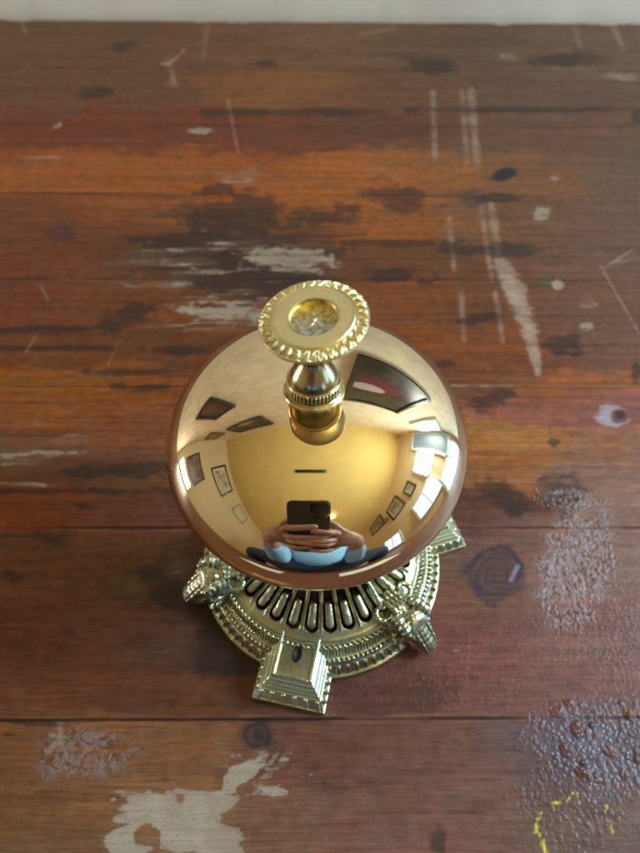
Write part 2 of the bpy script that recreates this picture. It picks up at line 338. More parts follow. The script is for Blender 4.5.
# ---- three ram heads between the feet: sculpted from overlapping forms and fused into one skin
def ram_mesh():
    bm = bmesh.new()
    def ell(c, r, rot=(0, 0, 0), sub=3):
        m = Matrix.Translation(c) @ (Matrix.Rotation(rot[2], 4, 'Z') @ Matrix.Rotation(rot[1], 4, 'Y') @ Matrix.Rotation(rot[0], 4, 'X')) @ Matrix.Diagonal((*r, 1))
        bmesh.ops.create_icosphere(bm, subdivisions=sub, radius=1, matrix=m)
    def tube(pts, rad):
        n = 10; rings = []
        for i, (p, r) in enumerate(zip(pts, rad)):
            d = (Vector(pts[min(i+1, len(pts)-1)])-Vector(pts[max(i-1, 0)])).normalized()
            s = d.cross(Vector((.13, .2, 1))).normalized(); u_ = s.cross(d)
            rings.append([bm.verts.new(Vector(p)+(s*math.cos(a)+u_*math.sin(a))*r) for a in np.linspace(0, 2*PI, n, endpoint=False)])
        for a, b in zip(rings, rings[1:]):
            for i in range(n): bm.faces.new((a[i], a[(i+1) % n], b[(i+1) % n], b[i]))
        bm.faces.new(rings[0][::-1]); bm.faces.new(rings[-1])
    ell((37, 0, 9), (8.5, 8, 8)); ell((43.5, 0, 12.5), (6.6, 5.8, 5.4), (0, .35, 0)); ell((42, 0, 6), (9, 6.5, 6))
    ell((48.0, 0, 10.6), (6.0, 4.3, 4.2), (0, .66, 0)); ell((51.6, 0, 7.8), (4.6, 3.7, 3.6), (0, .8, 0)); ell((53.8, 0, 5.2), (2.9, 3.3, 2.9))
    ell((50.5, 0, 3.4), (3.4, 2.5, 3.0)); ell((46, 0, 3), (6, 5, 3.2))
    for s in (-1, 1):
        ell((46.8, s*3.9, 13.6), (2.2, 1.2, 1.0), (0, .5, s*.4)); ell((48.2, s*3.9, 11.9), (1.15, .8, .9)); ell((55.4, s*1.7, 6.6), (1.0, .9, .8)); ell((50.6, s*3.5, 6.2), (2.6, 1.0, 1.2), (0, .8, 0)); tube([(45+i*1.0, s*(5.3-i*.22), 9.6-i*.72) for i in range(7)], [.9-.06*i for i in range(7)])
        pts, rad = [], []                                                   # curled, ridged horn
        for i in range(64):
            t = i/63; a = 2.2-t*6.6; R = 5.4*(1-t*.66)
            pts.append((41.2+R*math.cos(a)+t*1.5, s*(4.2+3.9*t**.8), 12.4+R*math.sin(a)*.95)); rad.append((2.15*(1-.72*t))*(1+.16*math.cos(i*1.55)))
        tube(pts, rad)
        ell((41.5, s*8.0, 9.5), (3.0, 1.1, 1.5), (0, .5, s*.5))              # ear
        for i in range(5):                                                  # locks of the fleece
            pts = [(44-j*1.0+i*.6, s*(5.0+i*.9+math.sin(j*.9+i)*.5), 7.5-j*.75-i*.5) for j in range(8)]
            tube(pts, [1.0-.08*j for j in range(8)])
        pts, rad = [], []                                                   # leaf volute that runs in towards the ring
        for i in range(48):
            t = i/47; a = -.6+t*5.2; R = 3.6*(1-.7*t)
            pts.append((32.5+R*math.cos(a), s*(5.4+R*math.sin(a)), 16.0-abs(R)*.25+t*1.4)); rad.append(1.15*(1-.35*t))
        tube(pts, rad)
        tube([(30-i*.9, s*(3.6-.2*i), 15.5+i*.75) for i in range(9)], [1.5-.13*i for i in range(9)])
    for i in range(4):
        a = -.9+i*.6; ell((43.5-abs(a)*1.2, 3.0*math.sin(a)*1.4, 17.2-abs(a)*.9), (1.5, 1.1, .8))
    for i in range(4): tube([(37-j*1.2, -2.4+i*1.6, 16.8-.0*j+math.sin(j*.8+i)*.25) for j in range(8)], [1.1-.06*j for j in range(8)])
    for j in range(5): ell((48.6+j*.9, 0, 13.2-j*1.15), (1.0, .55, .7), (0, .8, 0), 2)
    me = bpy.data.meshes.new('ram_src'); bmesh.ops.recalc_face_normals(bm, faces=bm.faces); bm.to_mesh(me); bm.free()
    o = bpy.data.objects.new('ram_src', me); COL.objects.link(o)
    m = o.modifiers.new('r', 'REMESH'); m.mode = 'VOXEL'; m.voxel_size = .24
    s = o.modifiers.new('s', 'SMOOTH'); s.factor = .5; s.iterations = 3
    dg = bpy.context.evaluated_depsgraph_get(); dg.update()
    out = bpy.data.meshes.new_from_object(o.evaluated_get(dg)); bpy.data.objects.remove(o); bpy.data.meshes.remove(me)
    n = len(out.vertices); co = np.empty(n*3); out.vertices.foreach_get('co', co); co = co.reshape(-1, 3)
    co[:, 2] = np.maximum(co[:, 2], .15)
    x_ = co[:, 0].copy(); wq = .62*np.clip((x_-45)/2.5, 0, 1)                 # muzzle dressed towards flat chased planes
    zc = np.minimum(co[:, 2], 16.6-1.02*(x_-45)+.25*np.abs(co[:, 1])); lim = np.maximum(5.4-.24*(x_-45), .5); yc = np.clip(co[:, 1], -lim, lim)
    co[:, 2] += (zc-co[:, 2])*wq; co[:, 1] += (yc-co[:, 1])*wq
    fx = np.clip((x_-47)/2, 0, 1); ay = np.abs(co[:, 1]); upf = np.clip((co[:, 2]-(12.5-1.0*(x_-45)))/1.5, 0, 1)
    co[:, 2] -= fx*upf*(.75*np.exp(-((ay-2.0)/.35)**2)-.35*np.exp(-(ay/.55)**2))                     # grooves beside the bridge
    co[:, 2] += fx*upf*.09*np.sin(x_*3.4+ay*1.5)                                                      # wrinkles of the nose
    zm = 6.8-.62*(x_-49); side = np.clip((ay-1.2)/1.0, 0, 1)*np.clip((x_-48)/1.5, 0, 1)
    co[:, 1] -= np.sign(co[:, 1])*side*.85*np.exp(-((co[:, 2]-zm)/.42)**2)                           # mouth line
    co[:, 1] -= np.sign(co[:, 1])*np.clip((x_-50), 0, 1)*.5*np.exp(-((x_-54.6)/.5)**2-((co[:, 2]-zm-1.9)/.6)**2)   # nostril
    back = np.clip((47-x_)/3, 0, 1); co[:, 2] += back*.09*np.sin(x_*2.6+co[:, 1]*1.1)*np.sin(co[:, 1]*2.4-x_*.7)     # curls of the fleece
    co[:, 0] = 34+(co[:, 0]-34)*np.where(co[:, 0] > 34, .81, 1); out.vertices.foreach_set('co', (co*MM).ravel()); out.update(); out.name = 'ram_head'
    return out
ram_me = ram_mesh()
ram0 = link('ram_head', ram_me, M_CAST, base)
for k in range(3):
    r = ram0 if k == 0 else ram0.copy()
    if k: COL.objects.link(r)
    r.parent = base; r.rotation_euler = (0, 0, A_F+PI/3+k*2*PI/3)

# ================================================================== THE TABLE
T_Y1 = 435.0; PW = 70.2; SEAMS = [-56.3+PW*k for k in range(-7, 8)]
def vnoise(X, Y, seed):
    r = np.random.default_rng(seed).random((256, 256)); xi = np.floor(X).astype(int); yi = np.floor(Y).astype(int); fx, fy = X-xi, Y-yi
    fx, fy = fx*fx*(3-2*fx), fy*fy*(3-2*fy); g = lambda a, b: r[a & 255, b & 255]
    return (g(xi, yi)*(1-fx)+g(xi+1, yi)*fx)*(1-fy)+(g(xi, yi+1)*(1-fx)+g(xi+1, yi+1)*fx)*fy
def fbm(X, Y, seed, o=4, gain=.5):
    s = 0; a = 1; t = 0
    for k in range(o): s = s+a*vnoise(X*2**k+17*k, Y*2**k+9*k, seed+k); t += a; a *= gain
    return s/t
xs = np.unique(np.round(np.r_[np.linspace(-900, -262, 60), np.arange(-262, 262.1, .7), np.linspace(262, 900, 60)], 3))
ys = [-340.0]
y_edges = np.array([-340.0]+[s for s in SEAMS if s > -340]+[T_Y1])
ys = np.r_[np.linspace(-520, -142, 110), np.arange(-142, T_Y1, .7)]
ys = ys[np.min(np.abs(ys[:, None]-np.array(SEAMS)[None]), 1) > .9]
ys = np.unique(np.round(np.r_[ys, [s+d for s in SEAMS for d in (-.75, -.4, -.12, .12, .4, .75) if s > -520 and s+d < T_Y1-1], -522, T_Y1], 3))
YY, XX = np.meshgrid(ys, xs, indexing='ij')
cY_, sY_ = math.cos(YAW_T), math.sin(YAW_T)
PX, PY = survey(XX*cY_-YY*sY_, XX*sY_+YY*cY_)
plank = np.searchsorted(SEAMS, YY)
wob = fbm(XX/26., YY/9., 3, 4); wob2 = fbm(XX/9., YY/5., 11, 4); streak = fbm(XX/60., YY/1.6, 21, 4); streak2 = fbm(XX/22., YY/.9+plank*13, 31, 3)
fine = fbm(XX/3., YY/2.2, 41, 4)
# ---- tone: colours of the boards (sRGB 0-255) at surveyed places, blended along the grain; bell shade by the base and mauve window sheen painted in
TONE = [ # px, py, r,g,b, reach-x, reach-y
 (60, 45, 104, 68, 44, 90, 24), (200, 50, 108, 66, 44, 90, 22), (330, 45, 112, 76, 50, 70, 20), (460, 50, 98, 68, 52, 80, 22), (590, 55, 100, 72, 58, 70, 24),
 (60, 92, 106, 66, 44, 90, 16), (290, 85, 128, 76, 38, 60, 16), (400, 92, 106, 66, 46, 60, 16), (560, 100, 98, 66, 54, 90, 18),
 (80, 128, 116, 52, 30, 120, 16), (240, 128, 112, 54, 32, 80, 16), (380, 128, 96, 54, 38, 80, 12), (540, 135, 104, 68, 52, 90, 18),
 (50, 172, 150, 78, 30, 90, 14), (170, 178, 148, 78, 28, 60, 16), (130, 208, 140, 74, 30, 60, 14), (250, 172, 146, 76, 32, 50, 11), (340, 178, 160, 86, 32, 70, 14), (440, 172, 142, 84, 40, 50, 14), (540, 175, 118, 74, 48, 60, 16), (615, 170, 100, 72, 60, 40, 20),
 (40, 230, 112, 58, 34, 70, 22), (25, 290, 108, 54, 34, 60, 26), (110, 290, 106, 58, 34, 50, 24), (200, 220, 108, 66, 40, 50, 10), (230, 255, 78, 52, 42, 70, 24), (300, 225, 124, 70, 34, 50, 9), (380, 225, 140, 76, 32, 70, 12), (440, 225, 132, 74, 34, 50, 10), (520, 225, 110, 72, 52, 60, 22), (600, 240, 104, 72, 60, 50, 30),
 (170, 300, 112, 60, 34, 30, 12), (410, 262, 104, 62, 38, 60, 10), (420, 300, 118, 64, 32, 70, 14), (500, 300, 104, 62, 42, 60, 22), (590, 310, 106, 70, 56, 60, 28), (480, 340, 120, 66, 36, 50, 14),
 (40, 350, 104, 56, 30, 80, 10), (60, 378, 128, 74, 34, 70, 8), (150, 385, 122, 66, 32, 60, 9), (170, 355, 96, 52, 32, 50, 9), (50, 410, 120, 68, 36, 60, 12), (130, 430, 116, 66, 44, 50, 14), (480, 375, 110, 64, 42, 50, 12), (560, 385, 140, 82, 52, 60, 6),
 (560, 410, 134, 80, 66, 60, 14), (620, 412, 132, 82, 76, 30, 14), (510, 440, 152, 98, 56, 44, 12), (600, 445, 136, 88, 66, 50, 12), (500, 470, 140, 88, 54, 40, 16), (600, 480, 130, 92, 80, 40, 18), (480, 505, 88, 52, 42, 40, 12),
 (40, 460, 100, 62, 44, 60, 14), (130, 470, 96, 60, 44, 40, 16), (40, 515, 112, 56, 26, 60, 14), (130, 520, 104, 60, 48, 50, 14), (60, 560, 98, 56, 32, 70, 20), (150, 575, 82, 54, 34, 40, 20), (60, 640, 100, 56, 40, 80, 30), (20, 690, 106, 62, 44, 60, 20), (150, 640, 80, 52, 44, 50, 20), (170, 700, 94, 56, 42, 60, 14), (215, 640, 62, 42, 38, 26, 20),
 (500, 560, 106, 72, 66, 30, 24), (470, 600, 110, 72, 60, 40, 24), (590, 570, 128, 92, 84, 50, 24), (470, 650, 112, 66, 62, 60, 26), (590, 640, 118, 78, 74, 60, 30), (400, 690, 92, 54, 50, 60, 14), (560, 695, 112, 70, 66, 70, 14),
 (40, 760, 116, 76, 52, 50, 24), (160, 740, 120, 78, 54, 60, 14), (110, 790, 124, 82, 56, 60, 20), (30, 830, 112, 76, 54, 50, 30), (330, 750, 96, 60, 52, 70, 24), (420, 760, 104, 66, 58, 60, 26), (300, 820, 114, 78, 66, 60, 26), (400, 830, 112, 74, 66, 60, 24), (560, 760, 92, 68, 70, 60, 30), (600, 830, 102, 76, 72, 60, 30), (480, 800, 108, 72, 66, 40, 30)]
num = np.zeros(XX.shape+(3,)); den = np.zeros(XX.shape)+1e-12
wx, wy = PX+ (wob-.5)*46, PY+(wob-.5)*26+(wob2-.5)*14
vis = (PX > -60) & (PX < 700) & (PY > 0) & (PY < 960)
lin = lambda c: np.where(np.array(c)/255. <= .04045, np.array(c)/255./12.92, ((np.array(c)/255.+.055)/1.055)**2.4)
for (px, py, r, g, b, sx, sy) in TONE:
    wgt = np.exp(-((wx-px)/(sx*1.0))**2-((wy-py)/(sy*1.0))**2)*1.0+4e-4/(1+((wx-px)/100)**2+((wy-py)/40)**2)
    wgt = wgt**1.3
    num += wgt[..., None]*lin((r, g, b)); den += wgt
tone = num/den[..., None]
ALB = 1.0
mod = (1+(.72*(streak-.5)+.42*(streak2-.5))*(1.0-.40*sst(400, 700, PY)))*(1+.60*(fine-.5))*(1+.10*(np.sin(plank*12.9898)*.5))
tone = tone*mod[..., None]
sat = (1+.35*(wob2-.5))[..., None]; grey = tone.mean(-1, keepdims=True); tone = np.clip(grey+(tone-grey)*sat*(.96+.12*sst(180, 420, PY))[..., None], .003, 1)*np.array([1.0, 1.0, .86])*.95

def blob(px, py, rx, ry, rot=0, n=.6, soft=.25, nx=.6):
    a = math.radians(rot); dx, dy = PX-px, PY-py
    e1 = (dx*math.cos(a)+dy*math.sin(a))/rx; e2 = (-dx*math.sin(a)+dy*math.cos(a))/ry
    d = np.sqrt(e1**2+e2**2)+n*((wob2-.5)*1.6+(fine-.5)*1.0+(streak-.5)*.8*nx)
    return 1-sst(1-soft, 1+soft, d)
def stroke(pts, w, n=.35, soft=.45):
    """painted scratch or streak along a polyline; w = half width in survey px at each point"""
    best = np.full(PX.shape, 9.)
    for (a, b), (wa, wb) in zip(zip(pts, pts[1:]), zip(w, w[1:])):
        ax_, ay = a; bx, by = b; dx, dy = bx-ax_, by-ay; L2 = dx*dx+dy*dy
        t = np.clip(((PX-ax_)*dx+(PY-ay)*dy)/L2, 0, 1)
        d = np.hypot(PX-ax_-t*dx, PY-ay-t*dy)/(wa+(wb-wa)*t); best = np.minimum(best, d)
    return 1-sst(1-soft, 1+soft, best+n*(fine-.5)*2)
def lay(mask, col, amt=1.0, vary=.35):
    global tone
    m = np.clip(mask*amt, 0, 1)[..., None]; c = lin(col)*(1+vary*((streak2-.5)+(fine-.5)))[..., None]
    tone = tone*(1-m)+c*m
pale = np.zeros_like(XX); dark = np.zeros_like(XX); blis = np.zeros_like(XX); film = np.zeros_like(XX)
# dark stains; patches just left of the base are the bell's painted shade
for a in [(190, 240, 62, 10, -3), (240, 215, 55, 22, 0), (215, 190, 22, 6, 0), (270, 255, 70, 13, 0), (125, 318, 34, 10, -18), (250, 275, 60, 26, 0), (180, 350, 22, 6, 0), (130, 372, 50, 3, 0), (400, 198, 34, 12, 12), (395, 243, 70, 4, 0), (485, 250, 46, 7, 0), (520, 250, 22, 6, 0),
          (395, 275, 26, 7, -4), (425, 281, 12, 5, 0), (480, 318, 22, 5, -8), (495, 198, 24, 5, 0), (330, 218, 40, 6, 0), (445, 365, 10, 4, 0), (490, 400, 18, 9, -20), (505, 393, 14, 6, 0), (553, 442, 7, 5, 0), (505, 498, 26, 14, 20), (560, 492, 24, 22, 40), (50, 537, 18, 6, 5), (30, 536, 50, 2, 0), (60, 491, 110, 3, 0), (130, 470, 60, 8, 0), (150, 388, 30, 4, 0), (120, 388, 12, 4, 0),
          (85, 507, 8, 3, 0), (170, 590, 34, 20, 20), (212, 640, 15, 30, 10), (215, 668, 20, 12, 0), (438, 843, 9, 22, -12), (122, 46, 16, 5, -8), (98, 92, 16, 8, 0), (265, 63, 12, 4, 0), (432, 66, 26, 9, 0), (411, 110, 10, 4, 0), (330, 112, 60, 4, 0), (520, 110, 110, 3, 0), (235, 112, 40, 4, 0), (560, 60, 40, 8, 0), (636, 120, 5, 8, 0),
          (30, 330, 60, 4, 0), (60, 348, 70, 2.5, 0), (230, 368, 40, 5, 0), (12, 577, 10, 5, 0), (415, 200, 12, 6, 0), (30, 723, 34, 3, 4), (6, 734, 8, 3, 0), (250, 262, 22, 8, -30), (560, 345, 22, 10, 0), (636, 370, 6, 14, 0), (400, 400, 20, 6, 0), (350, 208, 16, 5, 0)]:
    m = blob(*a, n=.75, soft=.4); dark = np.maximum(dark, m*.9)
lay(dark, (44, 28, 24), .30)
for a in [(62, 234, 15, 8, 0), (473, 198, 15, 8, 0), (504, 174, 13, 6.5, -18), (497, 575, 30, 28, 0), (257, 735, 19, 16, 0), (613, 417, 15, 9, 12), (500, 585, 16, 14, 0), (202, 131, 11, 4, 0), (411, 110, 7, 4, 0), (457, 742, 8, 3, 20)]:
    m = blob(*a, n=.35, soft=.25); lay(m, (58, 46, 50), .6)
lay(blob(504, 174, 12, 6, -18, .2), (22, 24, 40), .9); lay(blob(497, 577, 24, 22, 0, .35, .5), (92, 62, 56), .7)
for k_, (rx_, ry_) in enumerate([(28, 25), (21, 19), (15, 13), (9, 8)]):
    lay(np.clip(blob(497+k_, 576, rx_, ry_, 5*k_, .22, .12)-blob(497+k_, 576, rx_-2.5, ry_-2.5, 5*k_, .22, .12), 0, 1), (52, 36, 40), .55)
lay(stroke([(470, 566), (482, 552), (500, 545), (514, 552), (520, 566), (517, 580)], [2, 2, 2, 2, 3, 2], .6), (46, 36, 48), .7); lay(stroke([(474, 582), (481, 590)], [3, 3]), (48, 40, 62), .8); lay(stroke([(517, 567), (511, 580)], [2.4, 2]), (140, 132, 156), .6)
lay(np.clip(blob(257, 735, 14, 13, 0, .15, .1)-blob(257, 735, 10, 9, 0, .15, .1), 0, 1), (34, 30, 36), .7); lay(blob(259, 735, 5, 7, 0, .3), (44, 34, 38), .8)
lay(blob(612, 416, 16, 10, 8, .4, .2), (170, 158, 160), .8); lay(blob(619, 416, 9, 7, 0, .3, .2), (96, 50, 40), .9); lay(blob(620, 415, 5, 4, 0, .2, .2), (52, 28, 26), .8)
# bare, bleached wood
for a, amt in [((178, 824, 64, 28, 2), 1), ((205, 806, 34, 14, -6), 1), ((135, 840, 26, 22, 0), 1), ((215, 838, 34, 20, 0), 1), ((244, 775, 26, 12, -38), .9), ((268, 788, 22, 8, 20), .8), ((285, 758, 16, 5, -50), .45), ((222, 750, 10, 14, 0), .35),
               ((290, 258, 48, 13, 4), .85), ((215, 270, 44, 6, -2), .6), ((225, 312, 46, 12, -3), .8), ((195, 246, 58, 4, -4), .55), ((160, 262, 44, 3.5, -2), .4), ((230, 290, 30, 5, -20), .6), ((165, 284, 44, 3.5, 0), .4), ((190, 328, 50, 3.5, 0), .5), ((260, 300, 16, 8, 0), .4), ((150, 250, 30, 8, 0), .3),
               ((240, 177, 20, 7, 0), .5), ((250, 205, 7, 18, 0), .25), ((201, 131, 14, 4, 2), .7), ((57, 126, 6, 3, -30), .7), ((168, 60, 7, 4, -20), .6), ((173, 83, 7, 4, 10), .6), ((542, 213, 9, 7, -30), .6), ((555, 178, 6, 4, 0), .5), ((588, 303, 9, 6, 0), .45), ((586, 326, 7, 5, -20), .6), ((558, 284, 5, 5, 0), .7), ((570, 70, 34, 3, 2), .4), ((620, 77, 20, 4, 4), .5), ((512, 57, 14, 4, 10), .5), ((40, 157, 50, 1.5, 0), .5), ((30, 70, 10, 3, 0), .2), ((350, 60, 30, 3, 0), .25), ((60, 140, 120, 1.5, 0), .3), ((520, 386, 160, 1.2, 0), .35), ((530, 447, 70, 2, 0), .35),
               ((10, 456, 30, 10, 0), .35), ((40, 455, 40, 4, -3), .5), ((70, 440, 18, 7, -10), .3), ((20, 484, 40, 2.5, 4), .6), ((38, 423, 8, 3, 0), .5), ((180, 572, 20, 10, -20), .35), ((60, 738, 10, 6, 0), .5), ((457, 650, 4, 3, 0), .4), ((124, 793, 10, 3, 10), .5)]:
    amt = min(.9, amt+.14) if 235 < a[1] < 335 and a[0] < 345 else amt; m = blob(*a, n=.8 if amt < .95 else .5, soft=.3); pale = np.maximum(pale, m*amt)
hole_ = blob(150, 835, 14, 12, 30, .5)*.9; pale = pale*(1-hole_)
# the upper patch is eaten by dark streaks
up_reg = sst(360, 340, PY); brk = sst(.50, .60, fbm(XX/13., YY/4.0, 77, 4)); pale = pale*(1-up_reg*brk*.9*(PX < 345))
pale_r = pale.copy(); lay(pale, (150, 120, 96), .35, .35)
lay(blob(178, 824, 60, 26, 2, .3)*sst(.55, .75, streak), (128, 106, 88), .45)
# torn fibres: many thin slivers of bare and of blackened wood round the worn patch behind the bell
def sliver(arr, x, y, ln, hw, amt, slope):
    dx = (PX-x)/ln; dy = (PY-y-slope*(PX-x)-(wob2-.5)*3.0)/np.maximum(hw*(1-.6*np.abs(dx)), .2)
    m = (1-sst(.7, 1.0, np.abs(dx)))*(1-sst(.5, 1.3, np.abs(dy)))*amt
    return np.maximum(arr, m)
rs = random.Random(11)
for k in range(44):
    x = rs.gauss(225, 46); y = 246+rs.random()*86
    if x > 345: continue
    pale_r = sliver(pale_r, x, y, 10+rs.random()*44, .8+rs.random()*1.2, .4+.4*rs.random(), rs.uniform(-.05, .02))
for k in range(46):
    x = rs.gauss(235, 60); y = rs.gauss(285, 44); dark = sliver(dark, x, y, 14+rs.random()*60, .9+rs.random()*2.2, .5+.4*rs.random(), rs.uniform(-.04, .02))
for k in range(34):
    x = rs.uniform(0, 640); y = rs.choice([rs.uniform(160, 400), rs.uniform(380, 560)]); dark = sliver(dark, x, y, 20+rs.random()*70, .5+rs.random()*1.1, .25+.35*rs.random(), rs.uniform(-.02, .02))
pale_r = pale_r*(1-.28*sst(345, 335, PY)*sst(215, 235, PY)*(PX < 345))
for (x0_, y0_), (x1_, y1_) in [((255, 792), (298, 742)), ((262, 795), (306, 760)), ((250, 785), (222, 738)), ((268, 786), (312, 775)), ((246, 790), (238, 748)), ((262, 780), (286, 738))]:
    pale_r = np.maximum(pale_r, stroke([(x0_, y0_), (x1_, y1_)], [5, 1.6], 1.2, .8)*.45)
# scratches
for pts, w, amt in [([(433, 92), (435, 158)], [2.5, 2.5], .42), ([(462, 92), (467, 162)], [2.6, 2.6], .38), ([(471, 92), (477, 162)], [3.6, 3.4], .48), ([(449, 218), (454, 270)], [2.6, 2.2], .42), ([(481, 208), (492, 280)], [2.6, 2.6], .38), ([(491, 205), (500, 262)], [3.4, 4], .5), ([(461, 292), (464, 340)], [2.6, 2.2], .38), ([(495, 292), (503, 342)], [2.5, 2.2], .38),
                    ([(500, 262), (515, 290), (528, 325), (538, 372)], [5.5, 8.5, 7, 3.4], .85), ([(505, 268), (512, 300)], [7, 5], .5), ([(600, 265), (640, 335)], [.8, .8], .5), ([(604, 268), (632, 250)], [1.4, .8], .5), ([(640, 258), (615, 262)], [1, 1], .4), ([(168, 66), (184, 50)], [1.5, 1.2], .5), ([(170, 64), (174, 84)], [2.2, 2.6], .4), ([(228, 100), (238, 152)], [1.6, 1.2], .35), ([(208, 22), (203, 60)], [3, 1.5], .3), ([(22, 18), (26, 34)], [2, 1], .5),
                    ([(612, 24), (624, 50)], [3, 2], .4), ([(575, 28), (580, 45)], [4, 2], .3), ([(395, 28), (360, 35)], [2, 2], .3), ([(26, 352), (40, 330)], [1.2, .8], .4), ([(40, 285), (48, 300)], [1, 1], .4), ([(108, 365), (120, 340)], [1, .6], .3), ([(512, 292), (520, 305)], [2, 1], .4), ([(465, 700), (470, 640)], [.6, .6], .2),
                    ([(60, 725), (60, 742)], [3.0, 3.5], .7), ([(48, 752), (56, 744)], [2.5, 3], .5)]:
    m = stroke(pts, w, .85, .6)*(.35+.5*sst(.3, .65, wob2)); pale_r = np.maximum(pale_r, m*amt*.5); lay(m, (188, 160, 138), amt*.9)
# yellow paint flecks, bottom right; tiny green fleck
lay(np.clip(stroke([(536, 832), (538, 818), (548, 806), (575, 794)], [1.6, 2.2, 1.4, 3.4], .9)+stroke([(540, 835), (546, 853)], [1.5, 2.4], .9)+.8*stroke([(606, 805), (614, 835)], [1.2, 1.0], 1.3), 0, 1)*sst(.40, .52, fine), (216, 196, 40), .95)
lay(blob(547, 282, 6, 3, 10, .6), (52, 92, 58), .6)
# blistered / crackled varnish
blis = np.maximum.reduce([blob(600, 752, 62, 40, 15, .5, .5)*1.0, blob(570, 800, 60, 50, 0, .6, .7)*.36, blob(575, 570, 38, 58, 8, .6, .35)*.8, blob(500, 640, 90, 40, 0, .7, .7)*.2, blob(620, 640, 60, 60, 0, .7, .7)*.22, blob(90, 750, 50, 22, 0, .7, .5)*.5, blob(440, 690, 90, 22, 0, .7, .6)*.28, blob(565, 500, 36, 14, 10, .7, .4)*.7])
bigb = blob(600, 750, 58, 36, 18, .6, .4)
film = np.maximum.reduce([film, blob(575, 568, 36, 56, 8, .6, .3)*.8, blob(85, 750, 42, 22, -8, .8, .5)*.62, blob(570, 500, 26, 10, 20, .8, .4)*.7])
# thin dirt line along each seam
seamd = np.min(np.abs(YY[..., None]-np.array(SEAMS)[None, None]), -1)
lay(np.exp(-(seamd/.45)**2)*(.45+.55*sst(.35, .6, wob)), (26, 17, 14), .9)
lay(np.exp(-((seamd-1.1)/.5)**2)*sst(.5, .62, fbm(XX/18, YY, 5, 3)), (150, 98, 66), .35)
lay(np.exp(-((T_Y1-YY)/1.8)**2)*sst(.45, .62, fbm(XX/10., YY/3., 93, 4)), (176, 140, 106), .7)
Z = np.zeros_like(XX); Z -= .55*np.exp(-(seamd/.32)**2)*(.25+.75*sst(.35, .6, wob)); Z -= .12*pale*(pale > .4); Z += .04*(wob-.5)
near_e = np.exp(-((T_Y1-YY)/4.0)**2); YY = YY-near_e*(sst(.52, .75, fbm(XX/14., YY*0, 91, 4))*2.2+(fbm(XX/60., YY*0, 95, 2)-.5)*1.6)
Vt = np.stack([XX, YY, Z], -1).reshape(-1, 3)*MM
me = grid_mesh('tabletop', Vt, len(ys), len(xs))
# thickness: skirt faces all round, with a ragged far edge
bm = bmesh.new(); bm.from_mesh(me)
be = [e for e in bm.edges if e.is_boundary]
ret = bmesh.ops.extrude_edge_only(bm, edges=be)
for v in [g_ for g_ in ret['geom'] if isinstance(g_, bmesh.types.BMVert)]: v.co.z = -.032
bm.to_mesh(me); bm.free()
nv = len(me.vertices)
def pad(a, d): 
    out = np.zeros((nv, 4), np.float32); out[:, 3] = 1; out[:len(a), :a.shape[1]] = a; out[len(a):, :a.shape[1]] = d; return out
ca = me.color_attributes.new('tone', 'FLOAT_COLOR', 'POINT'); ca.data.foreach_set('color', pad(tone.reshape(-1, 3), (.06, .03, .015)).ravel())
wa = me.color_attributes.new('wear', 'FLOAT_COLOR', 'POINT'); wa.data.foreach_set('color', pad(np.stack([np.clip(pale_r, 0, 1), np.clip(blis, 0, 1), np.clip(film, 0, 1)], -1).reshape(-1, 3), (0, 0, 0)).ravel())
da = me.color_attributes.new('bubble', 'FLOAT_COLOR', 'POINT'); da.data.foreach_set('color', pad(np.stack([bigb, dark, 0*dark], -1).reshape(-1, 3), (0, 0, 0)).ravel())

